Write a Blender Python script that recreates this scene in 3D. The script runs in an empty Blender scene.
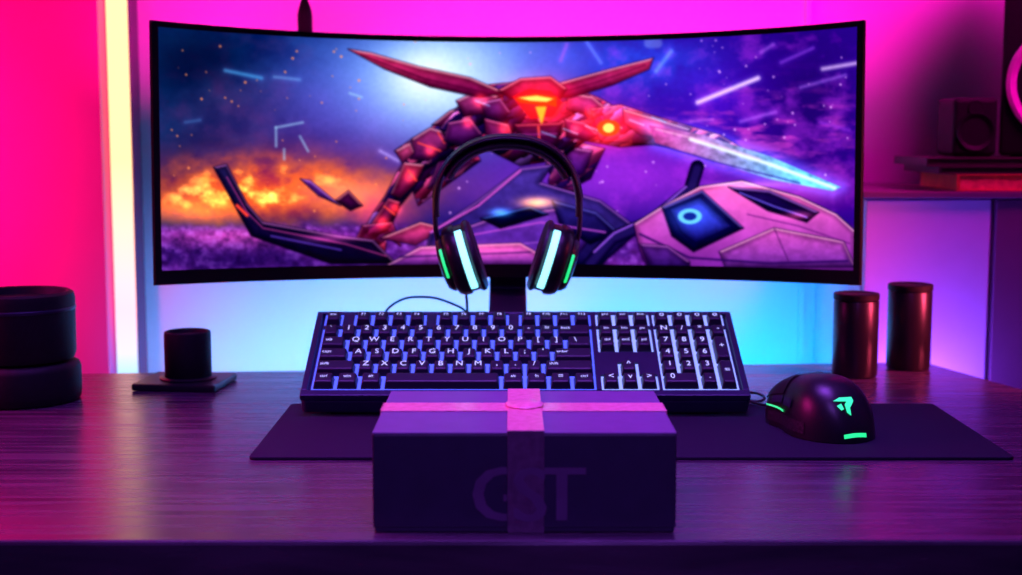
import bpy, bmesh, math, random
import numpy as np
from mathutils import Matrix, Vector, Euler
random.seed(3); np.random.seed(3)
scene=bpy.context.scene
try:
    scene.view_settings.view_transform='Standard'
    scene.view_settings.look='None'
except Exception as e: print(e)
pi=math.pi
def lin(c):
    c=c/255.0
    return c/12.92 if c<=0.04045 else ((c+0.055)/1.055)**2.4
def S(r,g,b): return (lin(r),lin(g),lin(b),1)
# ---------------------------------------------------------------- materials
def mat(name,col,rough=.5,metal=0,emis=None,estr=0,noise=0.12,nscale=40,bump=0.0,spec=.5,coat=0,alpha=1,trans=0):
    m=bpy.data.materials.new(name); m.use_nodes=True
    nt=m.node_tree; b=nt.nodes['Principled BSDF']
    b.inputs['Roughness'].default_value=rough
    b.inputs['Metallic'].default_value=metal
    b.inputs['Specular IOR Level'].default_value=spec
    b.inputs['Coat Weight'].default_value=coat
    b.inputs['Alpha'].default_value=alpha
    b.inputs['Transmission Weight'].default_value=trans
    tc=nt.nodes.new('ShaderNodeTexCoord')
    n=nt.nodes.new('ShaderNodeTexNoise'); n.inputs['Scale'].default_value=nscale; n.inputs['Detail'].default_value=4
    nt.links.new(tc.outputs['Object'],n.inputs['Vector'])
    r=nt.nodes.new('ShaderNodeValToRGB')
    r.color_ramp.elements[0].position=.3; r.color_ramp.elements[1].position=.7
    r.color_ramp.elements[0].color=tuple(c*(1-noise) for c in col[:3])+(1,)
    r.color_ramp.elements[1].color=tuple(min(1,c*(1+noise)) for c in col[:3])+(1,)
    nt.links.new(n.outputs['Fac'],r.inputs['Fac']); nt.links.new(r.outputs['Color'],b.inputs['Base Color'])
    if bump:
        bp=nt.nodes.new('ShaderNodeBump'); bp.inputs['Strength'].default_value=bump; bp.inputs['Distance'].default_value=.002
        nt.links.new(n.outputs['Fac'],bp.inputs['Height']); nt.links.new(bp.outputs['Normal'],b.inputs['Normal'])
    if emis:
        b.inputs['Emission Color'].default_value=emis; b.inputs['Emission Strength'].default_value=estr
    return m
M={}
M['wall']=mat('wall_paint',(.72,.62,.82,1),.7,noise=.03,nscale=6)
M['wallpinklit']=mat('wall_pink_light_tint',(.85,.08,.46,1),.6,noise=.08,nscale=3)  # pink light put into the base colour, keeps the wall saturated under white light
M['ceil']=mat('ceiling_paint',(.25,.25,.25,1),.8,noise=.02)
M['floor']=mat('floor_dark',(.03,.025,.03,1),.5,noise=.2,nscale=5)
M['black']=mat('black_plastic',(.008,.008,.012,1),.36,noise=.1)
M['blackm']=mat('black_matte',(.006,.006,.010,1),.6,noise=.2,nscale=200,bump=.1,spec=.25)
M['rubber']=mat('black_rubber',(.012,.012,.016,1),.55)
M['leather']=mat('black_leatherette',(.016,.014,.022,1),.45,noise=.3,nscale=300,bump=.3)
M['bezel']=mat('bezel_plastic',(.003,.003,.005,1),.55,spec=.2)
M['fabric']=mat('mouse_pad_fabric',(.016,.012,.028,1),.9,noise=.35,nscale=900,bump=.3,spec=.12)
M['keycap']=mat('keycap_plastic',(.012,.012,.028,1),.36,noise=.1,spec=.5)
M['kbody']=mat('keyboard_aluminium',(.02,.022,.06,1),.4,metal=.3,noise=.1)
M['legend']=mat('legend_backlight',(.3,.3,.5,1),.5,emis=S(190,208,255),estr=1.1)
M['glowplate']=mat('key_backlight',(.03,.03,.2,1),.5,emis=S(75,95,255),estr=1.4)
M['glowplate2']=mat('key_backlight_bright',(.05,.05,.2,1),.5,emis=S(140,160,255),estr=1.4)
M['cyan']=mat('cyan_led',(.5,.8,.9,1),.5,emis=S(140,238,255),estr=2.0)
M['green']=mat('green_led',(.1,.8,.4,1),.5,emis=S(30,255,130),estr=1.0)
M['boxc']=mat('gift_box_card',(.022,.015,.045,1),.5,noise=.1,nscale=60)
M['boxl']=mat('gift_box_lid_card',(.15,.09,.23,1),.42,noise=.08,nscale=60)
M['ribbon']=mat('satin_ribbon',(1,.36,.38,1),.22,noise=.15,nscale=150,bump=.12)
M['ribbond']=mat('sheer_ribbon',(.12,.06,.12,1),.35,noise=.25,nscale=150,bump=.15,alpha=.8)
M['print']=mat('box_print',(.10,.052,.125,1),.4)
M['canister']=mat('metal_canister',(.022,.020,.03,1),.32,metal=.5,noise=.1)
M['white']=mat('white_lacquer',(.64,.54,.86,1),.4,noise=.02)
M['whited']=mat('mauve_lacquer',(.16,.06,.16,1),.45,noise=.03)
M['paper']=mat('book_pages',(.95,.50,.16,1),.8,noise=.3,nscale=120)
M['book1']=mat('book_cover_orange',(.8,.35,.08,1),.6)
M['book2']=mat('book_cover_plum',(.05,.012,.04,1),.6)
M['cone']=mat('speaker_cone',(.75,.35,.7,1),.45)
def strip_mat():
    m=bpy.data.materials.new('led_tube_diffuser'); m.use_nodes=True; nt=m.node_tree; nt.nodes.clear()
    o=nt.nodes.new('ShaderNodeOutputMaterial'); e=nt.nodes.new('ShaderNodeEmission'); e.inputs['Strength'].default_value=1.8
    tc=nt.nodes.new('ShaderNodeTexCoord'); sp=nt.nodes.new('ShaderNodeSeparateXYZ'); mr=nt.nodes.new('ShaderNodeMapRange')
    mr.inputs['From Min'].default_value=-.1; mr.inputs['From Max'].default_value=.25
    r=nt.nodes.new('ShaderNodeValToRGB'); r.color_ramp.elements[0].color=S(110,200,255); r.color_ramp.elements[1].color=S(255,205,150)
    x=r.color_ramp.elements.new(.35); x.color=S(255,185,205)
    nt.links.new(tc.outputs['Object'],sp.inputs[0]); nt.links.new(sp.outputs['Z'],mr.inputs['Value']); nt.links.new(mr.outputs[0],r.inputs['Fac'])
    nt.links.new(r.outputs['Color'],e.inputs['Color']); nt.links.new(e.outputs[0],o.inputs[0]); return m
M['strip']=strip_mat()
def desk_mat():
    m=bpy.data.materials.new('dark_wood'); m.use_nodes=True; nt=m.node_tree; b=nt.nodes['Principled BSDF']
    tc=nt.nodes.new('ShaderNodeTexCoord'); mp=nt.nodes.new('ShaderNodeMapping'); mp.inputs['Scale'].default_value=(1.4,26,10)
    nt.links.new(tc.outputs['Object'],mp.inputs['Vector'])
    n=nt.nodes.new('ShaderNodeTexNoise'); n.inputs['Scale'].default_value=4; n.inputs['Detail'].default_value=9; n.inputs['Distortion'].default_value=.5
    nt.links.new(mp.outputs[0],n.inputs['Vector'])
    r=nt.nodes.new('ShaderNodeValToRGB'); r.color_ramp.elements[0].position=.3; r.color_ramp.elements[1].position=.7
    r.color_ramp.elements[0].color=(.026,.014,.030,1); r.color_ramp.elements[1].color=(.085,.045,.085,1)
    nt.links.new(n.outputs['Fac'],r.inputs['Fac']); nt.links.new(r.outputs['Color'],b.inputs['Base Color'])
    rr=nt.nodes.new('ShaderNodeMapRange'); rr.inputs['From Min'].default_value=.3; rr.inputs['From Max'].default_value=.7; rr.inputs['To Min'].default_value=.20; rr.inputs['To Max'].default_value=.32
    nt.links.new(n.outputs['Fac'],rr.inputs['Value']); nt.links.new(rr.outputs[0],b.inputs['Roughness'])
    b.inputs['Specular IOR Level'].default_value=.9
    bp=nt.nodes.new('ShaderNodeBump'); bp.inputs['Strength'].default_value=.09; bp.inputs['Distance'].default_value=.001
    nt.links.new(n.outputs['Fac'],bp.inputs['Height']); nt.links.new(bp.outputs[0],b.inputs['Normal'])
    return m
M['desk']=desk_mat()
# ---------------------------------------------------------------- helpers
def link(o,parent=None):
    scene.collection.objects.link(o)
    if parent: o.parent=parent
    return o
def empty(name,loc=(0,0,0),rot=(0,0,0)):
    e=bpy.data.objects.new(name,None); e.empty_display_size=.05; e.location=loc; e.rotation_euler=rot
    return link(e)
def fin(name,bm,m,parent=None,loc=(0,0,0),rot=(0,0,0),smooth=False,bevel=0,seg=2):
    bmesh.ops.recalc_face_normals(bm,faces=bm.faces)
    me=bpy.data.meshes.new(name); bm.to_mesh(me); bm.free()
    if m:
        for mm in (m if isinstance(m,list) else [m]): me.materials.append(mm)
    o=bpy.data.objects.new(name,me); o.location=loc; o.rotation_euler=rot; link(o,parent)
    if smooth:
        for p in me.polygons: p.use_smooth=True
        try: me.set_sharp_from_angle(angle=math.radians(40))
        except Exception: pass
    if bevel:
        md=o.modifiers.new('bevel','BEVEL'); md.width=bevel; md.segments=seg; md.limit_method='ANGLE'
    return o
def addbox(bm,x0,x1,y0,y1,z0,z1,mi=0):
    v=[bm.verts.new(p) for p in [(x0,y0,z0),(x1,y0,z0),(x1,y1,z0),(x0,y1,z0),(x0,y0,z1),(x1,y0,z1),(x1,y1,z1),(x0,y1,z1)]]
    for f in [(0,1,2,3),(4,5,6,7),(0,1,5,4),(1,2,6,5),(2,3,7,6),(3,0,4,7)]:
        fc=bm.faces.new([v[i] for i in f]); fc.material_index=mi
    return v
def box(name,x0,x1,y0,y1,z0,z1,m,parent=None,bevel=0,seg=2,rot=(0,0,0)):
    c=((x0+x1)/2,(y0+y1)/2,(z0+z1)/2)
    bm=bmesh.new(); addbox(bm,x0-c[0],x1-c[0],y0-c[1],y1-c[1],z0-c[2],z1-c[2])
    return fin(name,bm,m,parent,c,rot,bevel=bevel,seg=seg)
def prism(name,pts,z0,z1,m,parent=None,bevel=0,loc=(0,0,0),rot=(0,0,0)):
    bm=bmesh.new(); a=[bm.verts.new((x,y,z0)) for x,y in pts]; b=[bm.verts.new((x,y,z1)) for x,y in pts]
    bm.faces.new(a); bm.faces.new(b); n=len(pts)
    for i in range(n): bm.faces.new([a[i],a[(i+1)%n],b[(i+1)%n],b[i]])
    return fin(name,bm,m,parent,loc,rot,bevel=bevel)
def lathe_bm(prof,seg=48,a0=0,a1=2*pi):
    bm=bmesh.new(); full=abs(a1-a0-2*pi)<1e-6; n=seg if full else seg+1; rings=[]
    for k in range(n):
        a=a0+(a1-a0)*k/seg; rings.append([bm.verts.new((r*math.cos(a),r*math.sin(a),z)) for r,z in prof])
    for k in range(seg):
        A=rings[k];B=rings[(k+1)%n]
        for i in range(len(prof)-1):
            try: bm.faces.new([A[i],B[i],B[i+1],A[i+1]])
            except Exception: pass
    bmesh.ops.remove_doubles(bm,verts=bm.verts,dist=1e-6)
    return bm
def lathe(name,prof,m,parent=None,loc=(0,0,0),rot=(0,0,0),seg=48,a0=0,a1=2*pi):
    return fin(name,lathe_bm(prof,seg,a0,a1),m,parent,loc,rot,smooth=True)
def tube(name,pts,r,m,parent=None,cyclic=False):
    cu=bpy.data.curves.new(name,'CURVE'); cu.dimensions='3D'; cu.bevel_depth=r; cu.bevel_resolution=4; cu.resolution_u=12
    sp=cu.splines.new('BEZIER'); sp.bezier_points.add(len(pts)-1)
    for p,q in zip(sp.bezier_points,pts): p.co=q; p.handle_left_type=p.handle_right_type='AUTO'
    sp.use_cyclic_u=cyclic; cu.use_fill_caps=True
    cu.materials.append(m); o=bpy.data.objects.new(name,cu); return link(o,parent)
_tc={}
def textgeo(s,size):
    k=(s,size)
    if k in _tc: return _tc[k]
    cu=bpy.data.curves.new('t','FONT'); cu.body=s; cu.size=size; cu.align_x='CENTER'; cu.align_y='CENTER'; cu.resolution_u=3
    o=bpy.data.objects.new('t',cu); scene.collection.objects.link(o); dg=bpy.context.evaluated_depsgraph_get(); dg.update()
    me=o.evaluated_get(dg).to_mesh(); g=([tuple(v.co) for v in me.vertices],[tuple(p.vertices) for p in me.polygons])
    o.evaluated_get(dg).to_mesh_clear(); bpy.data.objects.remove(o); bpy.data.curves.remove(cu)
    _tc[k]=g; return g
# ---------------------------------------------------------------- room (desk top is z=0 here, everything is lifted 0.75 at the end)
WY=2.15
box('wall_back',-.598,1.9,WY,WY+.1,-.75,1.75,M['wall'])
box('wall_left_return',-1.6,-.608,WY-.06,WY+.1,-.75,1.75,M['wallpinklit'])
box('wall_left',-1.7,-1.6,-.6,WY+.1,-.75,1.75,M['wallpinklit'])
box('wall_right',1.9,2.0,-.6,WY+.1,-.75,1.75,M['wall'])
box('floor',-1.7,2.0,-.6,WY+.1,-.85,-.75,M['floor'])
box('ceiling',-1.7,2.0,-.6,WY+.1,1.75,1.85,M['ceil'])
box('trim_1',.445,.453,WY-.006,WY,-.75,1.75,M['wall'])
led=empty('led_light_tube',(-.585,WY-.032,0))
box('aluminium_channel',-.019,.019,.013,.030,-.7499,1.6,M['bezel'],led)
box('light_shield_lip',.0185,.0205,-.018,.030,-.7499,1.6,M['whited'],led)  # fin added to keep the tube's light off the wall to its right
bm=lathe_bm([(0.0178,-.72),(0.0178,1.58)],24); fin('diffuser',bm,M['strip'],led,smooth=True)
# ---------------------------------------------------------------- desk
desk=empty('desk')
prism('desk_top',[(-1.25,.984),(.765,.984),(.584,1.588),(.53,1.772),(-1.25,1.625)],-.045,0,M['desk'],desk,bevel=.003)
for i,(x,y) in enumerate([(-1.18,1.06),(.66,1.06),(.46,1.66),(-1.18,1.57)]):
    box('leg_%d'%(i+1),x-.025,x+.025,y-.025,y+.025,-.75,-.0452,M['black'],desk,bevel=.003)
box('apron_front',-1.15,.63,1.03,1.05,-.12,-.0452,M['black'],desk)
# ---------------------------------------------------------------- mouse pad
def rrect(x0,x1,y0,y1,r,n=6):
    p=[]
    for cx,cy,a in [(x1-r,y1-r,0),(x0+r,y1-r,90),(x0+r,y0+r,180),(x1-r,y0+r,270)]:
        for k in range(n+1):
            t=math.radians(a+90*k/n); p.append((cx+r*math.cos(t),cy+r*math.sin(t)))
    return p
prism('mouse_pad',rrect(-.236,.453,1.232,1.48,.006),0.0002,.0032,M['fabric'],bevel=.0008)
# ---------------------------------------------------------------- gift box
gb=empty('gift_box',(.0098,1.087,0))
w=.1112; dp=.082
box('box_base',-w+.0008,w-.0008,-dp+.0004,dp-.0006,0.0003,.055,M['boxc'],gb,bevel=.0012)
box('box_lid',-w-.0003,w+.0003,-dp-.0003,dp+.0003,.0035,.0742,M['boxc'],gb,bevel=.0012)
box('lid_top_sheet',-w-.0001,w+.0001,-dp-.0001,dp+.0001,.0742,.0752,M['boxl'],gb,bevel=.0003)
box('ribbon_across',-w-.0012,w+.0012,-.006,.026,.0753,.0762,M['ribbon'],gb,bevel=.0003)
box('ribbon_side_a',-w-.0013,-w-.0004,-.006,.026,.0004,.0762,M['ribbon'],gb)
box('ribbon_side_b',w+.0004,w+.0013,-.006,.026,.0004,.0762,M['ribbon'],gb)
box('ribbon_along',-.0125,.0145,-dp-.0012,dp+.0012,.0764,.0771,M['ribbon'],gb,bevel=.0003)
box('ribbon_front',-.0125,.0145,-dp-.0022,-dp-.0012,.0004,.0771,M['ribbond'],gb,bevel=.0003)
box('ribbon_rear',-.0125,.0145,dp+.0004,dp+.0013,.0004,.0771,M['ribbond'],gb)
bm=bmesh.new(); bmesh.ops.create_uvsphere(bm,u_segments=20,v_segments=12,radius=1)
for v in bm.verts:
    v.co.x*=.0155*(1+.10*math.sin(9*v.co.y)); v.co.y*=.018; v.co.z*=.0024
fin('ribbon_knot',bm,M['ribbon'],gb,loc=(.001,.011,.0780),smooth=True)
for ch,x in (('G',-.0185),('S',.004),('T',.0275)):
    vs,fs=textgeo(ch,.058); bm=bmesh.new()
    for k,dx in enumerate((0,.0012,.0024)):
        V=[bm.verts.new((v[0]+dx-.0012,k*.00002,v[1])) for v in vs]
        for f in fs:
            try: bm.faces.new([V[i] for i in f])
            except Exception: pass
    fin('print_'+ch.lower(),bm,M['print'],gb,loc=(x,-dp-(.0024 if ch=='S' else .0007),.027))
# ---------------------------------------------------------------- keyboard
KT=math.radians(25)
kb=empty('keyboard',(.0145,1.41,.0205),(KT,0,0))
KW=.461; KD=.160
prism('case',rrect(-KW/2,KW/2,0,KD,.007),-.0165,-.001,M['kbody'],kb,bevel=.0015)
bm=bmesh.new()
addbox(bm,-KW/2,KW/2,0,.010,-.001,.0060); addbox(bm,-KW/2,KW/2,KD-.004,KD,-.001,.006)
addbox(bm,-KW/2,-KW/2+.0065,.010,KD-.004,-.001,.006); addbox(bm,KW/2-.0065,KW/2,.010,KD-.004,-.001,.006)
fin('case_rim',bm,M['kbody'],kb,bevel=.001)
U=.0196; UY=.0228
x00=-KW/2+.010; y00=.0115
GZ=.0038
box('backlight_main',x00,x00+15*U,y00,KD-.005,-.001,GZ,M['glowplate'],kb)
box('backlight_nav',x00+15.3*U,x00+18.3*U,y00,KD-.005,-.001,GZ,M['glowplate2'],kb)
box('backlight_numpad',x00+18.5*U,x00+22.5*U,y00,KD-.005,-.001,GZ,M['glowplate2'],kb)
bm=bmesh.new(); DZ=.0062
addbox(bm,x00+15.02*U,x00+15.28*U,.010,KD-.004,-.001,DZ); addbox(bm,x00+18.32*U,x00+18.48*U,.010,KD-.004,-.001,DZ)
addbox(bm,x00+15.28*U,x00+18.32*U,y00+2.08*UY,y00+2.95*UY,-.001,DZ)
addbox(bm,x00+15.28*U,x00+16.25*U,y00+1.08*UY,y00+2.1*UY,-.001,DZ); addbox(bm,x00+17.35*U,x00+18.32*U,y00+1.08*UY,y00+2.1*UY,-.001,DZ)
addbox(bm,x00,x00+22.5*U,y00+5.02*UY,y00+5.2*UY,-.001,DZ)
fin('case_dividers',bm,M['kbody'],kb)
rows=[
 (0,0,[(1.25,'ctrl'),(1.25,'win'),(1.25,'alt'),(6.25,''),(1.25,'alt'),(1.25,'fn'),(1.25,'='),(1.25,'ctrl')]),
 (1,0,[(2.25,'shift')]+[(1,c) for c in 'ZXCVBNM,./']+[(2.75,'shift')]),
 (2,0,[(1.75,'caps')]+[(1,c) for c in "ASDFGHJKL;'"]+[(2.25,'enter')]),
 (3,0,[(1.5,'tab')]+[(1,c) for c in 'QWERTYUIOP[]']+[(1.5,'\\')]),
 (4,0,[(1,'`')]+[(1,c) for c in '1234567890-=']+[(2,'back')]),
 (5,.22,[(1,'esc'),(-.7,'')]+[(1,'F%d'%i) for i in (1,2,3,4)]+[(-.65,'')]+[(1,'F%d'%i) for i in (5,6,7,8)]+[(-.65,'')]+[(1,'F%d'%i) for i in (9,10,11,12)]),
]
keys=[]
for r,ex,ks in rows:
    x=0
    for wd,l in ks:
        if wd<0: x-=wd; continue
        keys.append((x,r+ex,wd,1,l)); x+=wd
# blanking plates in the gaps of the function row
bm=bmesh.new()
for a,b in ((1.04,1.66),(5.74,6.31),(10.39,10.96)):
    addbox(bm,x00+a*U,x00+b*U,y00+5.2*UY,KD-.0045,-.001,DZ)
fin('function_row_spacers',bm,M['kbody'],kb)
for c in range(3):
    keys.append((15.3+c,5.22,1,1,('prt','scr','brk')[c])); keys.append((15.3+c,4,1,1,('ins','hm','pu')[c])); keys.append((15.3+c,3,1,1,('del','end','pd')[c]))
    keys.append((15.3+c,0,1,1,'<v>'[c]))
keys.append((16.3,1,1,1,'^'))
n0=18.5
for r,s in ((4,'N/*-'),(3,'789'),(2,'456'),(1,'123')):
    for i,c in enumerate(s): keys.append((n0+i,r,1,1,c))
keys+= [(n0+3,2,1,2,'+'),(n0+3,0,1,2,'='),(n0,0,2,1,'0'),(n0+2,0,1,1,'.')]
for i in range(4): keys.append((n0+i,5.22,1,1,'oooo'[i]))
bm=bmesh.new(); bl=bmesh.new()
for (kx,ky,kw,kh,l) in keys:
    g=.0011; X0=x00+kx*U+g; X1=x00+(kx+kw)*U-g; Y0=y00+ky*UY+g; Y1=y00+(ky+kh)*UY-g; zt=.0118
    tx=.0026; tf=.0040; tb=.0016
    v=[bm.verts.new(p) for p in [(X0,Y0,.001),(X1,Y0,.001),(X1,Y1,.001),(X0,Y1,.001),(X0+tx,Y0+tf,zt),(X1-tx,Y0+tf,zt),(X1-tx,Y1-tb,zt+.0006),(X0+tx,Y1-tb,zt+.0006)]]
    for f in [(0,1,2,3),(4,5,6,7),(0,1,5,4),(1,2,6,5),(2,3,7,6),(3,0,4,7)]: bm.faces.new([v[i] for i in f])
    if l:
        sz=.0105 if len(l)==1 else .0056
        vs,fs=textgeo(l,sz)
        cx=(X0+X1)/2 if kw<1.4 else X0+.0095; cy=(Y0+tf+Y1-tb)/2+.001
        V=[bl.verts.new((cx+a[0],cy+a[1]*1.15,zt+.0009)) for a in vs]
        for f in fs:
            try: bl.faces.new([V[i] for i in f])
            except Exception: pass
fin('keycaps',bm,M['keycap'],kb,bevel=.0014,seg=3)
fin('key_legends',bl,M['legend'],kb)
for sx in (-1,1):
    box('flip_foot_%s'%('a' if sx<0 else 'b'),sx*.19-.012,sx*.19+.012,KD-.03,KD-.022,-.082,-.016,M['black'],kb,bevel=.001)
box('front_foot',-.2,.2,.002,.010,-.0195,-.0165,M['rubber'],kb)
tube('usb_cable',[(-.075,KD-.002,-.010),(-.075,KD+.01,-.016),(-.06,KD+.016,-.045),(-.04,KD+.030,-.095),(-.01,KD+.035,-.115)],.0017,M['rubber'],kb)
# ---------------------------------------------------------------- monitor
R=.582; PH=math.radians(44.9); MH=.306
mon=empty('curved_monitor',(-.004,1.79,.107),(math.radians(-2.7),0,0))
def curved(name,u0,u1,z0,z1,rf,rb,m,parent,n=64,bevel=0,taper=0):
    bm=bmesh.new(); prev=None
    for k in range(n+1):
        f=k/n; a=(u0+(u1-u0)*f)*PH; rbb=rf+(rb-rf)*(1 if not taper else max(.12,min(1,min(f,1-f)/taper)))
        c=[bm.verts.new((r*math.sin(a),-R+r*math.cos(a),z)) for r,z in ((rf,z0),(rf,z1),(rbb,z1),(rbb,z0))]
        if prev:
            for i in range(4): bm.faces.new([prev[i],prev[(i+1)%4],c[(i+1)%4],c[i]])
        else: bm.faces.new(c)
        prev=c
    bm.faces.new(prev)
    return fin(name,bm,m,parent,smooth=True,bevel=bevel)
curved('back_shell',-1,1,0,MH,R+.001,R+.020,M['bezel'],mon,taper=.12)
curved('back_bulge',-.45,.45,.06,MH-.05,R+.020,R+.045,M['black'],mon,taper=.15)
curved('bezel_bottom',-1,1,0,.017,R-.002,R+.001,M['bezel'],mon)
curved('bezel_top',-1,1,MH-.007,MH,R-.002,R+.001,M['bezel'],mon)
curved('bezel_side_a',-1,-.981,.017,MH-.007,R-.002,R+.001,M['bezel'],mon,n=3)
curved('bezel_side_b',.981,1,.017,MH-.007,R-.002,R+.001,M['bezel'],mon,n=3)
# --- screen picture (vertex-colour art on a dense curved grid)
NW,NH=900,310
uu=np.linspace(0,1,NW)[None,:].repeat(NH,0); vv=np.linspace(0,1,NH)[:,None].repeat(NW,1)
PX=158+uu*699; q=((PX-507)/350)**2
PY=(42-19*q)+vv*((264+8*q)-(42-19*q))
def vnoise(x,y,seed):
    rs=np.random.RandomState(seed); T=rs.rand(128,128)
    xi=np.floor(x).astype(int); yi=np.floor(y).astype(int); fx=x-xi; fy=y-yi
    fx=fx*fx*(3-2*fx); fy=fy*fy*(3-2*fy)
    g=lambda i,j:T[(yi+j)%128,(xi+i)%128]
    return (g(0,0)*(1-fx)+g(1,0)*fx)*(1-fy)+(g(0,1)*(1-fx)+g(1,1)*fx)*fy
def fbm(x,y,seed,o=5):
    s=0;a=.5;t=0
    for i in range(o): s=s+a*vnoise(x*2**i+i*17.3,y*2**i+i*9.1,seed+i); t+=a; a*=.55
    return s/t
img=np.zeros((NH,NW,3))
def C(r,g,b): return np.array([r,g,b])/255.
def blend(m,c): 
    global img
    m=np.clip(m,0,1)[...,None]; img=img*(1-m)+(c if getattr(c,'ndim',1)==3 else np.array(c))*m
def add(m,c):
    global img
    img=img+np.clip(m,0,None)[...,None]*np.array(c)
def gauss(cx,cy,sx,sy,ang=0):
    a=math.radians(ang); dx=PX-cx; dy=PY-cy; X=dx*math.cos(a)+dy*math.sin(a); Y=-dx*math.sin(a)+dy*math.cos(a)
    return np.exp(-(X/sx)**2-(Y/sy)**2)
def dseg(p,q):
    ax,ay=p; bx,by=q; dx=bx-ax; dy=by-ay; t=np.clip(((PX-ax)*dx+(PY-ay)*dy)/(dx*dx+dy*dy+1e-9),0,1)
    return np.hypot(PX-ax-t*dx,PY-ay-t*dy)
def line(pts,w,soft=1.):
    d=np.full(PX.shape,1e9)
    for p,q in zip(pts,pts[1:]): d=np.minimum(d,dseg(p,q))
    return np.clip((w/2+soft/2-d)/soft,0,1)
def sdp(pts):
    ins=np.zeros(PX.shape,bool); d=np.full(PX.shape,1e9); n=len(pts)
    for i in range(n):
        p=pts[i]; q=pts[(i+1)%n]; d=np.minimum(d,dseg(p,q))
        if p[1]!=q[1]:
            c=((p[1]>PY)!=(q[1]>PY))&(PX<(q[0]-p[0])*(PY-p[1])/(q[1]-p[1])+p[0]); ins^=c
    return np.where(ins,d,-d)
def poly(pts,soft=1.2): return np.clip(.5+sdp(pts)/soft,0,1)
n1=fbm(PX/55,PY/40,1); n2=fbm(PX/22,PY/18,9); n3=fbm(PX/7,PY/6,20,3); n4=fbm(PX/3.2,PY/3.2,50,2)
def panel(pts,ctop,cbot,rim=None,out=(10,8,34),rimw=2.6,tex=.16):
    sd=sdp(pts); ys=[p[1] for p in pts]; t=np.clip((PY-min(ys))/(max(ys)-min(ys)+1e-6),0,1)[...,None]
    c=(C(*ctop)*(1-t)+C(*cbot)*t)*(1-tex+2*tex*n3[...,None])
    c=c*np.clip(.6+sd/14,.6,1.1)[...,None]
    blend(np.clip(.5+(sd+.8)/1.8,0,1)*.7,C(*out)); blend(np.clip(.5+sd/1.4,0,1),c)
    if rim is not None:
        gy=np.gradient(sd,axis=0); up=np.clip(gy*1.5,0,1)
        blend(np.clip(.5+sd/1.2,0,1)*np.clip(1-sd/rimw,0,1)*up*.85,C(*rim))
# sky
tx=(PX-158)/699
sky=C(8,38,84)*(1-tx[...,None])+C(48,10,134)*tx[...,None]
img[:]=sky
blend((n1-.35)*1.6*np.exp(-((PX-260)/150)**2),C(30,90,150))
blend((n2-.45)*2*np.exp(-((PX-240)/120)**2)*(PY<170),C(70,50,110))
blend(gauss(360,110,100,65)*.8*(.5+n1),C(95,60,175))
blend(gauss(450,70,125,62)*.95,C(80,145,240))
blend(gauss(450,85,85,56)*.9,C(150,170,250))
blend(gauss(440,78,58,40)*1.0,C(190,225,255))
blend(gauss(425,75,30,22)*.8,C(235,245,255))
blend(gauss(560,60,40,20)*.5,C(120,120,240))
blend(gauss(720,90,150,60)*(.3+n1*.8),C(85,28,200))
blend(gauss(640,60,70,28)*.8*n2*1.6,C(50,90,235))
blend(gauss(810,100,60,80)*.75,C(36,14,92))
blend(np.clip((n2-.5)*4,0,1)*(PX>600)*.45,C(175,55,215))
blend(np.clip((fbm(PX/30,PY/8,77)-.55)*5,0,1)*(PX>620)*gauss(760,130,120,40)*.6,C(230,80,200))
blend(gauss(620,175,120,40)*.8,C(165,55,220))
blend(gauss(800,190,60,20)*.6,C(200,60,190))
blend(gauss(500,190,70,30)*.5,C(110,60,190))
blend(gauss(195,55,70,40)*.65,C(5,14,40)); blend(gauss(230,110,60,30)*.35*n1*2,C(110,60,110))
# fire
f=gauss(255,190,120,27)*np.clip(n2*2.3-.5,0,1.25)
blend(gauss(265,183,140,40)*.75,C(150,40,95)); blend(gauss(250,195,120,22)*.8,C(235,75,45)); blend(f*1.3,C(255,130,50)); add(np.clip(f-.44,0,1)*1.5,C(255,195,110))
blend(np.clip((fbm(PX/26+PY/40,PY/14,33)-.5)*6,0,1)*gauss(255,180,105,22)*.6,C(255,110,45))
blend(gauss(345,192,45,14)*.8,C(255,140,110)); add(gauss(380,215,30,20)*.4,C(255,60,70)); add(gauss(190,210,40,12)*.45,C(255,120,40))
blend(np.clip((n1-.50)*5,0,1)*gauss(230,158,95,18)*.7,C(60,30,85))
blend(gauss(175,175,30,30)*.3,C(60,30,80))
# ground
g=np.clip((PY-(222+6*n2*2-6))/10,0,1)
gc=(C(78,34,125)[None,None]*(.5+n3[...,None])+C(90,30,70)[None,None]*(n2[...,None]-.3))
gc=gc+gauss(240,236,90,12)[...,None]*C(170,60,60)*n3[...,None]
blend(g*.95,gc)
blend(g*np.clip((n3-.55)*5,0,1)*.4,C(160,100,205))
blend(gauss(240,262,120,16)*.5,C(30,14,70))
for a,b,w_,c,o in [((697,101),(757,76),6,(235,205,245),1),((822,66),(866,58),5,(220,190,235),.85),((740,120),(775,110),3,(190,120,240),.6),((800,85),(845,72),3,(170,120,230),.6),
  ((226,68),(262,76),4,(80,160,220),.8),((275,75),(300,78),2,(120,180,230),.6),((600,62),(585,40),3,(120,150,255),.7),((655,70),(670,50),5,(120,170,255),.6),((780,60),(812,45),3,(150,80,220),.7),((380,150),(398,160),2.5,(200,180,255),.7),
  ((185,120),(200,118),2,(80,130,190),.6),((690,120),(712,118),2,(230,120,220),.7),((560,60),(566,44),3,(180,90,220),.7),((820,120),(850,128),3,(140,60,200),.6),((760,50),(772,42),4,(200,120,240),.5)]:
    blend(line([a,b],w_*.6,4)*o*.9,C(*c)); add(line([a,b],w_,10)*.12,C(*c))
for p in [[(276,126),(276,145)],[(276,126),(303,121)],[(284,158),(284,148)],[(300,135),(308,150)],[(350,92),(362,96)]]:
    blend(line(p,2.0,2.2)*.7,C(150,190,225))
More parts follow.
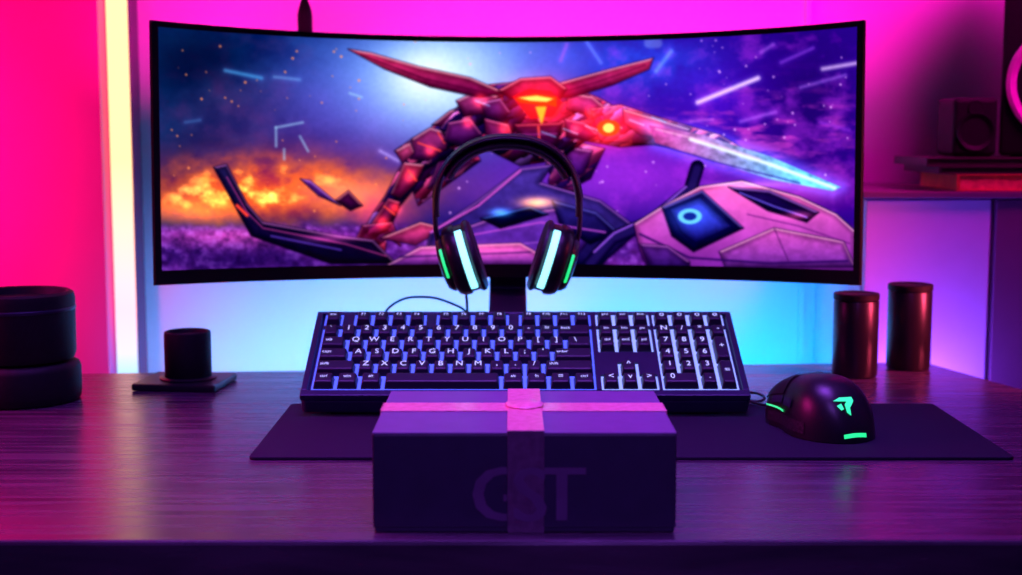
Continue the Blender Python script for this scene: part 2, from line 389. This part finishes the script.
blend(line([(648,42),(656,42)],10,3)*.4,C(140,160,230))
rs=np.random.RandomState(5)
for i in range(170):
    x=rs.uniform(170,850);y=rs.uniform(35,215); r=rs.uniform(.3,1.4)
    c=(255,150,90) if x<420 else (235,170,255)
    blend(np.clip(r+.5-np.hypot(PX-x,PY-y),0,1)*.7,C(*c))
# armour plating texture
def voro(n,x0,x1,y0,y1,seed,ang=0,st=1.):
    rs=np.random.RandomState(seed); ca,sa=math.cos(ang),math.sin(ang)
    U_=PX*ca+PY*sa+4*(n2-.5)*2; V_=(-PX*sa+PY*ca)*st+6*(n3-.5)
    m0=(PX>x0-20)&(PX<x1+20); u=U_[m0]; v=V_[m0]
    d1=np.full(u.shape,1e9); d2=d1.copy(); idx=np.zeros(u.shape,int); gx=np.zeros(u.shape); gy=np.zeros(u.shape)
    for i in range(n):
        x=rs.uniform(x0,x1);y=rs.uniform(y0,y1); cu_=x*ca+y*sa; cv=(-x*sa+y*ca)*st
        d=np.abs(u-cu_)+np.abs(v-cv)*1.2; m=d<d1; d2=np.where(m,d1,np.minimum(d2,d)); idx=np.where(m,i,idx); gx=np.where(m,u-cu_,gx); gy=np.where(m,v-cv,gy); d1=np.where(m,d,d1)
    out=[]
    for a in (idx,d2-d1,gx,gy):
        z=np.zeros(PX.shape,a.dtype); z[m0]=a; out.append(z)
    return out+[rs.rand(n)]
idx,ed,gx,gy,rv=voro(700,350,720,60,250,4,-.6,2.4)
cell=rv[idx]; edge=np.clip(ed/2.0,0,1); bev=np.clip(.5-(gx*.2+gy)/18,0,1.2)
pal=np.array([[34,14,58],[66,18,66],[110,28,74],[140,36,80],[52,28,100],[200,70,130],[30,16,70],[130,80,180]])/255.
pi_=(cell*7.999).astype(int)
arm=pal[pi_]*(.6+.7*bev[...,None])*(.65+.35*edge[...,None])*(.75+.5*n3[...,None])
arm=arm+(cell>.93)[...,None]*C(120,40,50)
def armour(pts,tint=None,k=.5):
    sd=sdp(pts); m=np.clip(.5+sd/1.4,0,1); gyy=np.clip(np.gradient(sd,axis=0)*1.5,-1,1)
    blend(np.clip(.5+(sd+.8)/1.8,0,1)*.8,C(14,6,28))
    blend(m,np.clip(arm*np.clip(.85+.5*gyy*np.clip(1-sd/14,0,1),0.35,1.4)[...,None],0,1))
    if tint is not None: blend(m*k*(.5+.5*n3),C(*tint))
    blend(m*np.clip(1-sd/2,0,1)*np.clip(gyy,0,1)*.6,C(255,130,170))
PK=(255,180,212)
armour([(560,138),(604,148),(590,178),(562,192),(545,165)],(50,20,90),.4)
armour([(560,150),(575,190),(556,215),(548,180)],(40,20,80),.6)
panel([(566,146),(592,150),(584,172),(568,180)],(110,40,130),(40,16,80),(220,130,220))
armour([(430,150),(470,140),(480,160),(445,185),(418,205),(412,188)],(90,24,60),.3)
panel([(440,156),(468,148),(470,162),(442,180),(428,188)],(120,40,110),(46,16,70),(230,120,190))
armour([(500,95),(470,100),(448,112),(430,128),(412,138),(395,150),(404,160),(398,170),(385,195),(372,214),(362,232),(372,242),(392,222),(400,205),(412,190),(424,170),(440,160),(455,158),(490,135)])
panel([(412,138),(430,127),(448,132),(446,148),(428,160),(410,158)],(150,50,110),(56,18,66),PK)
panel([(404,162),(424,164),(414,184),(400,198),(390,194)],(180,50,90),(70,16,60),PK)
panel([(388,198),(400,202),(390,220),(374,236),(368,228)],(120,34,80),(50,14,56),(240,110,150))
panel([(395,150),(410,142),(414,152),(402,162)],(210,80,130),(100,30,80),PK)
panel([(432,124),(450,110),(468,106),(470,118),(452,128)],(160,50,110),(60,16,60),PK)
for a,b in (((418,142),(440,150)),((408,170),(416,180)),((384,206),(394,214)),((438,132),(444,142))): blend(line([a,b],1.6,1.6)*.8,C(255,80,70))
armour([(362,225),(352,246),(360,240),(368,250),(374,240),(384,254),(386,236),(400,246),(392,222)],(200,40,60),.4)
armour([(470,92),(490,84),(512,82),(536,78),(560,84),(580,90),(600,98),(620,110),(640,118),(672,128),(668,142),(620,146),(585,140),(560,158),(540,162),(520,165),(490,150),(455,150),(440,128)])
panel([(456,100),(478,90),(498,96),(488,112),(464,116)],(190,70,140),(60,16,60),PK)
panel([(448,122),(470,118),(482,134),(462,146),(444,140)],(120,40,120),(40,14,60),(240,120,190))
panel([(484,118),(508,124),(516,146),(498,150),(486,138)],(130,40,100),(40,12,56),(240,110,170))
panel([(480,102),(500,98),(510,112),(500,120),(486,116)],(90,40,120),(40,14,60),(200,130,220))
panel([(568,92),(592,96),(606,108),(590,116),(566,108)],(190,64,150),(60,16,60),PK)
panel([(564,118),(584,122),(598,134),(586,140),(566,136)],(130,40,110),(40,12,56),(240,110,170))
panel([(514,124),(562,122),(556,148),(540,160),(524,148)],(70,20,70),(24,8,40),(200,80,120))
blend(line([(538,126),(540,156)],1.5,2),C(255,90,80)); blend(line([(522,134),(556,133)],1.2,2)*.7,C(150,60,160))
armour([(590,108),(620,104),(650,114),(720,134),(740,146),(700,150),(640,142),(600,140)],(170,50,110),.3)
panel([(622,108),(650,116),(690,128),(684,138),(640,134),(624,122)],(220,80,140),(90,26,90),PK)
for i in range(9):
    a=(475+i*22,100+((i*37)%40)); blend(line([a,(a[0]+14,a[1]+5)],1.2,1.2)*.7,C(120,180,255))
panel([(349,48),(372,52),(420,66),(470,77),(505,92),(480,97),(430,86),(385,68)],(225,60,115),(80,14,64),(255,180,200))
blend(line([(362,54),(425,78),(485,92)],1.5,2)*.6,C(60,8,40))
panel([(652,57),(610,68),(560,82),(538,96),(570,97),(612,84),(648,68)],(230,60,125),(80,14,64),(255,180,210))
blend(line([(644,64),(600,80),(560,92)],1.5,2)*.6,C(60,8,40))
panel([(498,90),(520,78),(550,76),(566,88),(560,98),(510,98)],(150,40,90),(50,10,50),(255,150,190))
blend(poly([(512,96),(528,88),(550,90),(562,102),(552,116),(530,118)]),C(150,20,40))
add(gauss(540,102,34,21)*.9,C(255,30,15)); blend(poly([(514,98),(535,93),(556,96),(556,106),(546,104),(543,122),(538,104),(520,102)]),C(255,70,30))
blend(poly([(518,97),(536,95),(553,98),(546,101),(530,100)]),C(255,225,110)); blend(poly([(535,106),(546,106),(541,124)]),C(255,180,60))
add(gauss(608,127,30,18)*.95,C(255,30,25)); blend(np.clip(11-np.hypot((PX-608)/1.1,(PY-127)*1.25),0,1),C(255,80,40)); blend(np.clip(6-np.hypot((PX-608),(PY-127)*1.2),0,1),C(255,235,120))
for (x,y,s) in [(480,100,6),(468,122,5),(430,150,5),(590,112,5),(655,128,6),(505,128,6),(382,222,6),(575,128,4),(410,176,5),(395,208,5)]:
    add(gauss(x,y,s,s)*.8,C(255,50,40))
t=np.clip((PX-650)/150,0,1)[...,None]
blade=[(648,124),(700,133),(770,155),(842,186),(834,190),(770,178),(700,156),(655,142)]
add(np.exp(-(np.clip(-sdp(blade),0,None)/8)**2)*.3,C(80,150,255))
blend(poly(blade),(C(190,70,150)*(1-t)+C(110,205,255)*t)*(.65+.7*n3[...,None]))
blend(line([(690,138),(770,163),(836,187)],3,3)*.95,C(235,250,255)); blend(line([(655,143),(720,162),(800,182)],1.5,2)*.8,C(50,30,140)); blend(line([(655,128),(705,140),(760,158)],1.5,2)*.6,C(255,190,230))
# small craft
panel([(335,200),(348,190),(362,205),(350,210)],(90,30,80),(40,10,50),(255,140,160)); panel([(380,238),(420,222),(445,228),(415,245)],(210,70,120),(110,30,90),(255,170,190)); panel([(300,178),(310,180),(340,205),(318,195)],(120,50,160),(60,30,110),(220,140,255))
panel([(213,166),(226,163),(246,203),(262,222),(340,236),(372,240),(396,264),(330,264),(290,250),(250,236)],(40,34,80),(14,10,36),(190,110,190))
blend(line([(226,176),(246,212),(262,228),(345,244),(385,256)],1.4,1.5)*.8,C(170,60,130)); blend(line([(236,205),(246,215)],3,2),C(255,70,60)); blend(line([(270,236),(340,250)],1.5,2),C(90,60,170))
add(gauss(330,238,25,4)*.5,C(200,70,160))
# centre craft
panel([(430,232),(475,202),(520,168),(552,164),(540,182),(600,200),(640,230),(600,266),(420,266)],(76,54,145),(24,18,66),(190,110,230))
panel([(440,236),(500,215),(560,208),(600,225),(570,264),(430,264)],(110,56,160),(48,26,110),(225,130,230))
panel([(552,200),(596,212),(618,232),(590,244),(560,226)],(50,40,120),(18,12,50),(120,110,230))
blend(line([(430,232),(478,205),(520,170)],1.8,1.5),C(210,90,200)); blend(line([(470,235),(540,222),(605,232)],1.5,1.5),C(180,80,200)); blend(line([(455,250),(560,240)],1.2,1.5)*.7,C(160,90,210))
panel([(480,218),(530,206),(548,214),(500,228)],(20,20,60),(12,12,40),(90,110,220)); add(gauss(537,202,16,5)*1.1,C(255,160,50)); add(gauss(500,212,10,4)*.8,C(60,160,255))
panel([(385,266),(420,247),(520,243),(560,266)],(200,85,165),(90,40,130),(255,170,220)); blend(line([(400,257),(530,252)],1.5,2),C(40,20,80))
add(gauss(470,250,60,8)*.35,C(200,80,120))
blend(line([(590,264),(612,238),(650,222),(690,190),(697,166)],14,1.5),C(16,10,44)); blend(line([(590,264),(612,238),(650,222),(690,190),(697,168)],9,4),C(40,28,90)); blend(line([(594,252),(614,233),(652,215),(686,186)],1.8,1.5),C(150,90,220))
# big vehicle right
sdv=sdp([(634,224),(662,206),(700,186),(742,180),(800,196),(838,214),(858,232),(858,272),(650,272),(640,250)])
tv=np.clip((PY-185)/80,0,1)[...,None]
sh=(C(235,105,190)*(1-tv)+C(120,45,150)*tv)*(.86+.28*n2[...,None])*np.clip(.65+sdv/16,.65,1.05)[...,None]
blend(np.clip(.5+(sdv+1.)/1.5,0,1),C(30,10,60)); blend(np.clip(.5+sdv/1.4,0,1),sh); blend(np.clip(.5+sdv/1.4,0,1)*np.clip(1-sdv/2.5,0,1)*np.clip(np.gradient(sdv,axis=0)*1.5,0,1),C(255,190,230))
panel([(662,207),(702,190),(744,228),(694,252),(672,236)],(30,26,90),(14,12,50),(150,120,240)); panel([(670,209),(700,197),(732,226),(696,243),(682,232)],(56,60,170),(30,26,110))
add(gauss(692,216,24,14)*.35,C(60,120,255))
blend(np.clip(9-np.hypot((PX-690)/1.4,(PY-216)*1.1),0,1),C(110,200,255)); blend(np.clip(5-np.hypot((PX-690)/1.5,(PY-216)*1.1),0,1),C(30,50,150))
panel([(728,186),(770,190),(820,212),(808,222),(768,210)],(40,24,90),(14,8,40),(190,120,240)); blend(line([(740,192),(775,206),(808,217)],1.4,1.4),C(110,90,220))
panel([(720,252),(775,228),(846,242),(858,268),(726,268)],(200,85,180),(90,40,130),(255,180,225)); blend(line([(640,234),(690,258),(770,264),(850,262)],2.,2),C(50,20,90))
panel([(640,244),(668,246),(690,262),(690,270),(650,270)],(90,40,130),(40,20,80),(200,110,210)); blend(line([(775,228),(790,262)],1.2,1.5)*.6,C(60,20,80)); blend(line([(748,214),(800,226),(852,244)],1.4,1.6)*.7,C(90,30,110))
add(gauss(800,215,14,4)*.5,C(255,90,160)); add(gauss(745,184,30,3)*.4,C(255,170,220))
img=np.clip(img*(.97+.06*n4[...,None]),0,1)
img=np.clip((img-.46)*1.18+.455,0,1)
P_=np.pad(img,((1,1),(1,1),(0,0)),mode='edge')
img=(P_[1:-1,1:-1]*4+(P_[:-2,1:-1]+P_[2:,1:-1]+P_[1:-1,:-2]+P_[1:-1,2:])*1.5+(P_[:-2,:-2]+P_[2:,2:]+P_[:-2,2:]+P_[2:,:-2])*.5)/12
L=np.where(img<=.04045,img/12.92,((img+.055)/1.055)**2.4)
ua=np.linspace(-.981,.981,NW)*PH
zz=np.linspace(MH-.007,.017,NH)
co=np.zeros((NH,NW,3)); co[...,0]=(R*np.sin(ua))[None,:]; co[...,1]=(-R+R*np.cos(ua))[None,:]; co[...,2]=zz[:,None]
ii=np.arange(NH*NW).reshape(NH,NW)
fc=np.stack([ii[:-1,:-1],ii[1:,:-1],ii[1:,1:],ii[:-1,1:]],-1).reshape(-1,4)
me=bpy.data.meshes.new('display_panel'); me.vertices.add(NH*NW); me.vertices.foreach_set('co',co.reshape(-1))
nf=len(fc); me.loops.add(nf*4); me.loops.foreach_set('vertex_index',fc.reshape(-1)); me.polygons.add(nf); me.polygons.foreach_set('loop_start',np.arange(nf)*4)
me.update(); me.validate()
ca=me.color_attributes.new('picture','FLOAT_COLOR','POINT'); ca.data.foreach_set('color',np.concatenate([L,np.ones((NH,NW,1))],-1).reshape(-1))
m=bpy.data.materials.new('display_picture'); m.use_nodes=True; nt=m.node_tree; b=nt.nodes['Principled BSDF']; b.inputs['Base Color'].default_value=(0,0,0,1); b.inputs['Roughness'].default_value=.5; b.inputs['Specular IOR Level'].default_value=.1
at=nt.nodes.new('ShaderNodeVertexColor'); at.layer_name='picture'; nt.links.new(at.outputs['Color'],b.inputs['Emission Color']); b.inputs['Emission Strength'].default_value=1.15
me.materials.append(m); o=bpy.data.objects.new('display_panel',me); o.location=(0,-.0004,0); link(o,mon)
bm=bmesh.new()
pr=[(-.165,-.103),(.026,-.016),(.026,.2),(.045,.2),(.045,-.024),(-.14,-.103)]
a=[bm.verts.new((-.024,y,z)) for y,z in pr]; b2=[bm.verts.new((.024,y,z)) for y,z in pr]; bm.faces.new(a); bm.faces.new(b2)
for i in range(len(pr)): bm.faces.new([a[i],a[(i+1)%len(pr)],b2[(i+1)%len(pr)],b2[i]])
fin('stand_neck',bm,M['kbody'],mon,bevel=.001)
o=box('stand_base',-.12,.12,-.20,-.105,-.004,.004,M['black'],mon,bevel=.002); o.location=(0,-.155,-.1095); o.rotation_euler=(math.radians(2.7),0,0)
# ---------------------------------------------------------------- headset
hs=empty('gaming_headset',(-.004,1.63,0))
def sweep(name,path,prof,m,closed_prof=True):
    bm=bmesh.new(); prev=None; N=len(path)
    for k,(x,z,sc) in enumerate(path):
        p0=path[max(0,k-1)]; p1=path[min(N-1,k+1)]; tx_,tz_=p1[0]-p0[0],p1[1]-p0[1]; l=math.hypot(tx_,tz_); nx,nz=-tz_/l,tx_/l
        ring=[bm.verts.new((x+nx*n,y*sc,z+nz*n)) for n,y in prof]
        if prev:
            for i in range(len(prof)): bm.faces.new([prev[i],prev[(i+1)%len(prof)],ring[(i+1)%len(prof)],ring[i]])
        else: bm.faces.new(ring)
        prev=ring
    bm.faces.new(prev); return fin(name,bm,m,hs,smooth=True)
def ell(a,b,n=16,off=0): return [(off+a*math.cos(2*pi*k/n),b*math.sin(2*pi*k/n)) for k in range(n)]
def arch(a,b,zc,t0,t1,n=48,e=2.25,sc=lambda t:1):
    P=[]
    for k in range(n+1):
        t=t0+(t1-t0)*k/n; c=math.cos(t); s=math.sin(t)
        P.append((a*abs(c)**(2/e)*(1 if c>0 else -1),zc+b*abs(s)**(2/e)*(1 if s>0 else -1),sc(t)))
    return P
top=arch(.0835,.080,.206,-.12,pi+.12,e=2.2,sc=lambda t:.65+.5*max(0,math.sin(t)))
sweep('headband',top,ell(.0042,.015),M['black'])
sweep('headband_padding',arch(.0755,.0715,.206,.45,pi-.45,e=2.2),ell(.0052,.014),M['leather'])
sweep('headband_trim',arch(.0875,.084,.206,.1,pi-.1,e=2.2),ell(.0012,.005),M['kbody'])
for sx in (-1,1):
    side='a' if sx<0 else 'b'
    sweep('slider_'+side,[(sx*.0835*1.0,.212,1),(sx*.0845,.195,1),(sx*.0835,.178,1),(sx*.080,.160,1),(sx*.0765,.145,1)],ell(.003,.011),M['black'])
    cup=Matrix.Translation((sx*.0570,0,.144)) @ Matrix.Rotation(sx*math.radians(17),4,'Y') @ (Matrix.Rotation(math.radians(90*(-sx)),4,'Y'))
    def part(nm,prof,m_,a0=0,a1=2*pi,seg=48):
        bm=lathe_bm(prof,seg,a0,a1); bm.transform(cup); fin(nm+'_'+side,bm,m_,hs,smooth=True)
    part('outer_cap',[(0,-.0225),(.018,-.0220),(.029,-.0200),(.033,-.0155),(.034,-.0125),(.0335,-.012)],M['black'])
    part('housing',[(.0330,-.012),(.0385,-.0095),(.0415,-.004),(.0425,.002),(.0418,.005),(.038,.0055),(0,.0055)],M['black'])
    part('light_channel',[(0.03,.0045),(.0400,.005),(.0400,.0145),(.03,.015)],M['black'])
    part('cushion',[(0.018,.0135),(.036,.0138),(.0405,.0150),(.0430,.0180),(.0425,.0215),(.0385,.0245),(.030,.0250),(.024,.023),(.022,.018)],M['leather'])
    c0=-pi/2
    part('led_bar',[(.0400,.0055),(.0428,.0060),(.0428,.0135),(.0400,.0140)],M['cyan'],c0-.95,c0+.95,32)
    part('led_rim',[(.0334,-.0172),(.0344,-.0160),(.0350,-.0150),(.0338,-.0140)],M['green'],c0-.62,c0+.42,24)
tube('audio_cable',[(-.049,.0,.107),(-.048,.004,.095),(-.046,.012,.05),(-.040,.03,.006),(-.02,.045,.0022),(.03,.05,.0022)],.0016,M['rubber'],hs)
tube('headset_lead',[(-.152,.0,.0022),(-.151,.002,.05),(-.146,.004,.078),(-.128,.005,.095),(-.100,.004,.100),(-.070,.003,.094),(-.045,.002,.078),(-.035,.002,.03),(-.03,.002,.0022)],.0014,M['rubber'],hs)
# ---------------------------------------------------------------- mouse
ms=empty('gaming_mouse',(.302,1.352,.0034),(0,0,math.radians(16)))
ML=.140; MW=.080; MHH=.057
def wh(s):
    e=max(0,1-abs(2*s-1)**3.2)**.5
    wv=MW/2*e*(1-.10*math.exp(-((s-.58)/.16)**2)+.05*math.exp(-((s-.3)/.2)**2))
    h=MHH*(max(0,1-(abs(s-.36)/.36)**2.2)**.5 if s<=.36 else 1-.62*((s-.36)/.66)**2.0)
    if s>.9: h*=max(0,1-((s-.9)/.1)**2)**.5
    return wv,h
def msurf(s,th,off=0):
    wv,h=wh(s); c=math.cos(th); si=math.sin(th)
    x=(wv+off)*abs(c)**.75*(1 if c>0 else -1); z=(h+off)*abs(si)**.85
    return Vector((x-.004*si,ML*(s-.5),max(z,0.0)+.0005))
def rear(x,z,off=.0008):
    a,b=0.0005,.36
    for _ in range(40):
        m_=(a+b)/2; wv,h=wh(m_)
        v=(abs(x)/max(wv,1e-6))**(2/.75)+(z/max(h,1e-6))**(2/.85)
        if v>1: a=m_
        else: b=m_
    return Vector((x-.004*min(1,z/.04),ML*(b-.5)-off,z+.0005+off*.5))
bm=bmesh.new(); NS,NT=56,40; g=[]
for i in range(NS+1):
    s=.5-.5*math.cos(pi*i/NS); g.append([bm.verts.new(msurf(s,pi*k/NT)) for k in range(NT+1)])
for i in range(NS):
    for k in range(NT): bm.faces.new([g[i][k],g[i][k+1],g[i+1][k+1],g[i+1][k]])
    bm.faces.new([g[i][0],g[i+1][0],g[i+1][NT],g[i][NT]])
bmesh.ops.remove_doubles(bm,verts=bm.verts,dist=1e-5)
fin('shell',bm,M['black'],ms,smooth=True)
def patch(name,fn,n,mm,m_):
    bm=bmesh.new(); G=[[bm.verts.new(fn(i/n,j/mm)) for j in range(mm+1)] for i in range(n+1)]
    for i in range(n):
        for j in range(mm): bm.faces.new([G[i][j],G[i][j+1],G[i+1][j+1],G[i+1][j]])
    return fin(name,bm,m_,ms,smooth=True)
patch('button_gap',lambda a,b:msurf(.56+.40*a,pi/2+(b-.5)*.07,.0004),20,2,M['bezel'])
patch('button_a',lambda a,b:msurf(.56+.38*a,pi/2+.10+.85*b,.0012),16,10,M['blackm'])
patch('button_b',lambda a,b:msurf(.56+.38*a,pi/2-.10-.85*b,.0012),16,10,M['blackm'])
patch('side_light_a',lambda a,b:msurf(.50+.30*a,pi-.30+.035*b-.10*a,.0008),16,2,M['green'])
patch('side_button_1',lambda a,b:msurf(.36+.15*a,pi-.56+.16*b,.0018),8,4,M['kbody'])
patch('side_button_2',lambda a,b:msurf(.54+.15*a,pi-.58+.16*b,.0018),8,4,M['kbody'])
patch('side_grip',lambda a,b:msurf(.2+.55*a,.12+.42*b,.0007),20,6,M['leather'])
patch('side_grip_left',lambda a,b:msurf(.2+.55*a,pi-.06-.18*b,.0007),20,6,M['leather'])
patch('tail_light',lambda a,b:rear(-.010+.024*a,.0040+.0040*b+.0012*math.sin(a*pi)),14,3,M['green'])
def logo(name,pts):
    bm=bmesh.new(); f=bm.faces.new([bm.verts.new((x,y,0)) for x,y in pts]); bmesh.ops.triangulate(bm,faces=[f]); bmesh.ops.subdivide_edges(bm,edges=bm.edges,cuts=3,use_grid_fill=True)
    for v in bm.verts: v.co=rear(v.co.x-.002,.034+v.co.y,.0009)
    fin(name,bm,M['green'],ms)
logo('logo_stroke_a',[(-.011,.004),(-.004,.007),(.009,.007),(.0095,.0035),(.0035,-.002),(.0025,-.009),(-.001,-.006),(-.001,.001),(.002,.0035)])
logo('logo_stroke_b',[(-.009,.000),(-.004,.002),(-.003,-.003),(-.006,-.004)])
lathe('scroll_wheel',[(0,-.004),(.009,-.004),(.0095,-.003),(.0095,.003),(.009,.004),(0,.004)],M['rubber'],ms,loc=(-.003,.047,.029),rot=(0,math.radians(90),0),seg=28)
tube('mouse_cable',[(0,.064,.010),(-.004,.085,.006),(-.012,.12,.004),(-.005,.165,.004),(.01,.19,.001),(.02,.17,.002),(.012,.15,-.001),(-.01,.17,-.001),(-.02,.24,-.0015)],.0015,M['rubber'],ms)
# ---------------------------------------------------------------- left desk objects
sp=empty('desktop_speaker_pod',(-.538,1.518,0))
lathe('base_drum',[(0,.0004),(.060,.0004),(.0625,.003),(.0635,.010),(.0635,.036),(.0615,.041),(.056,.044),(0,.044)],M['blackm'],sp,seg=64)
lathe('upper_drum',[(0,.0445),(.050,.0445),(.057,.047),(.059,.053),(.0595,.112),(.0580,.118),(.0540,.1205),(.0500,.1195),(.0470,.112),(0,.110)],M['blackm'],sp,seg=64)
lathe('ring_seam',[(.0594,.100),(.0602,.101),(.0602,.103),(.0594,.104)],M['kbody'],sp,seg=64)
ph=empty('puck_holder',(-.375,1.606,0),(0,0,math.radians(-6)))
box('slab_tray',-.052,.046,-.045,.040,.0004,.0085,M['black'],ph,bevel=.002)
lathe('slab_ring',[(.030,.0085),(.033,.010),(.030,.0115),(.027,.0115)],M['black'],ph)
lathe('cup_drum',[(0,.0088),(.0255,.0088),(.0268,.011),(.0268,.060),(.0262,.0630),(.0245,.0640),(.0225,.0630),(.0215,.059),(0,.058)],M['blackm'],ph)
for i,(x,y,h,r) in enumerate([(.4145,1.668,.101,.0268),(.4945,1.722,.106,.0268)]):
    cn=empty('metal_canister',(x,y,0))
    lathe('body',[(0,.0004),(r-.002,.0004),(r,.003),(r,h-.010),(r-.001,h-.0085)],M['canister'],cn)
    lathe('lid',[(r-.0012,h-.008),(r+.0004,h-.0075),(r+.0004,h-.001),(r-.001,h),(r-.004,h+.0003),(r-.006,h-.0012),(0,h-.0015)],M['blackm'],cn)
# ---------------------------------------------------------------- sideboard and shelf objects
sb=empty('sideboard')
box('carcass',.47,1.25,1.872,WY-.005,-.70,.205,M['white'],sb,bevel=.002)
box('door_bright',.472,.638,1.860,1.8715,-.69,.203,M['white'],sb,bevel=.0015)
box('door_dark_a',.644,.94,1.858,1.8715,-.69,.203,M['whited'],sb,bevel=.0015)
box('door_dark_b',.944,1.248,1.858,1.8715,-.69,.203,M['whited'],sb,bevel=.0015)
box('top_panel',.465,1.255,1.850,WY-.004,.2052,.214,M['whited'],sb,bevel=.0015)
box('plinth',.49,1.23,1.90,WY-.02,-.75,-.70,M['black'],sb)
bk=empty('book_stack',(.70,1.95,.2145))
z=0
for i,(hw,dd,t_,mc,pg,ox) in enumerate([(.12,.085,.022,M['book1'],M['paper'],.015),(.125,.085,.010,M['book2'],M['paper'],-.005),(.14,.08,.011,M['book2'],M['paper'],-.005)]):
    box('cover_bottom_%d'%i,ox-hw,ox+hw,-dd,dd,z,z+.0015,mc,bk); box('pages_%d'%i,ox-hw+.003,ox+hw-.003,-dd+.003,dd-.003,z+.0015,z+t_-.0015,pg if i==0 else M['book2'],bk)
    box('cover_top_%d'%i,ox-hw,ox+hw,-dd,dd,z+t_-.0015,z+t_,mc,bk); box('spine_%d'%i,ox-hw-.0015,ox-hw,-dd,dd,z,z+t_,mc,bk); z+=t_+.0003
zt=.2145+z
s1=empty('small_speaker',(.628,1.94,zt))
box('cabinet',-.030,.030,-.035,.04,.002,.080,M['blackm'],s1,bevel=.006,seg=3)
box('foot',-.025,.025,-.025,.03,.0002,.002,M['rubber'],s1)
lathe('woofer',[(.026,0),(.025,.003),(.022,.002),(.012,-.006),(.006,-.004),(0,-.003)],M['blackm'],s1,loc=(0,-.0352,.034),rot=(math.radians(90),0,0))
lathe('tweeter',[(.011,0),(.010,.002),(.006,.001),(0,.003)],M['blackm'],s1,loc=(0,-.0352,.066),rot=(math.radians(90),0,0))
s2=empty('bookshelf_speaker',(.770,1.955,zt),(0,0,math.radians(-21)))
box('cabinet',-.085,.085,-.07,.09,.002,.33,M['blackm'],s2,bevel=.005,seg=3)
box('feet',-.07,.07,-.05,.07,.0002,.002,M['rubber'],s2)
lathe('woofer_ring',[(.079,0),(.078,.005),(.073,.006),(.069,.002),(.045,-.014),(.022,-.02),(.018,-.012),(0,-.008)],M['cone'],s2,loc=(0.0,-.0705,.100),rot=(math.radians(90),0,0),seg=64)
lathe('tweeter',[(.035,0),(.034,.003),(.028,.002),(.012,-.003),(0,.002)],M['leather'],s2,loc=(0,-.0705,.25),rot=(math.radians(90),0,0))
pl=empty('pendant_lamp',(-.290,2.0,0))
tube('cord',[(0,0,1.7495),(0,0,1.1),(0,0,.475)],.0028,M['rubber'],pl)
lathe('socket',[(0,.482),(.004,.480),(.007,.470),(.0095,.462),(.0105,.455),(.0105,.425),(.014,.420),(.016,.40),(.0,.40)],M['blackm'],pl)
lathe('bulb',[(0,.33),(.014,.335),(.022,.35),(.021,.37),(.012,.39),(.010,.40)],M['bezel'],pl)
# ---------------------------------------------------------------- lights
def area(name,loc,target,sx,sy,col,P,spread=180):
    l=bpy.data.lights.new(name,'AREA'); l.shape='RECTANGLE'; l.size=sx; l.size_y=sy; l.color=col; l.energy=P; l.spread=math.radians(spread)
    o=bpy.data.objects.new(name,l); o.location=loc; o.rotation_euler=(Vector(target)-Vector(loc)).to_track_quat('-Z','Y').to_euler(); link(o); return o
area('pink_wall_lamp',(-.98,1.25,.40),(-.93,2.09,.24),.25,.6,(1,.003,.26),3.0,58)
area('magenta_monitor_strip',(-.03,1.90,.30),(-.03,2.15,.54),1.05,.04,(1,.0,.36),3.0,84)
area('magenta_wall_wash_right',(.95,1.62,.95),(.64,2.15,.40),.5,.3,(.95,.0,.45),3.0,72)
area('cyan_desk_strip',(0.03,2.03,-.10),(0.03,2.15,.03),1.10,.03,(0,.46,1),2.6)
area('cyan_monitor_strip',(0,1.90,.15),(0,2.15,-.02),.8,.04,(0.0,.36,1),1.6,120)
area('violet_strip',(.52,1.815,-.10),(.55,1.86,.10),.16,.03,(.22,.08,1),1.8)
area('violet_overhead_fill',(0,1.2,1.3),(0,1.2,0),1.0,.45,(.34,.07,1),5.0,58)  # unseen overhead fill, added to brighten the desk and its objects
area('violet_front_fill',(0.1,.2,.95),(0,1.1,.02),.6,.4,(.35,.10,1),.9,46)  # weak fill added out of view to lift the dark front faces
area('pink_desk_rim_fill',(-1.15,1.3,.45),(-.5,1.25,0),.4,.4,(1,.02,.40),2.2,56)  # unseen rim light added from the left to turn the desk pink
area('red_side_lamp',(1.0,1.42,.28),(.46,1.69,.05),.12,.5,(1,.06,.14),1.6,34)
w=bpy.data.worlds.new('world'); scene.world=w; w.use_nodes=True; w.node_tree.nodes['Background'].inputs[0].default_value=(.06,.02,.35,1); w.node_tree.nodes['Background'].inputs[1].default_value=.10
# ---------------------------------------------------------------- camera
cd=bpy.data.cameras.new('camera'); cd.sensor_width=36; cd.lens=1400/1022*36; cd.clip_start=.02
cam=bpy.data.objects.new('camera',cd); cam.location=(0,0,.295); cam.rotation_euler=(math.radians(90-6.42),0,0); link(cam)
cd.dof.use_dof=True; cd.dof.focus_distance=1.30; cd.dof.aperture_fstop=5.6
scene.camera=cam
for o in list(scene.objects):
    if o.parent is None: o.location.z+=.75
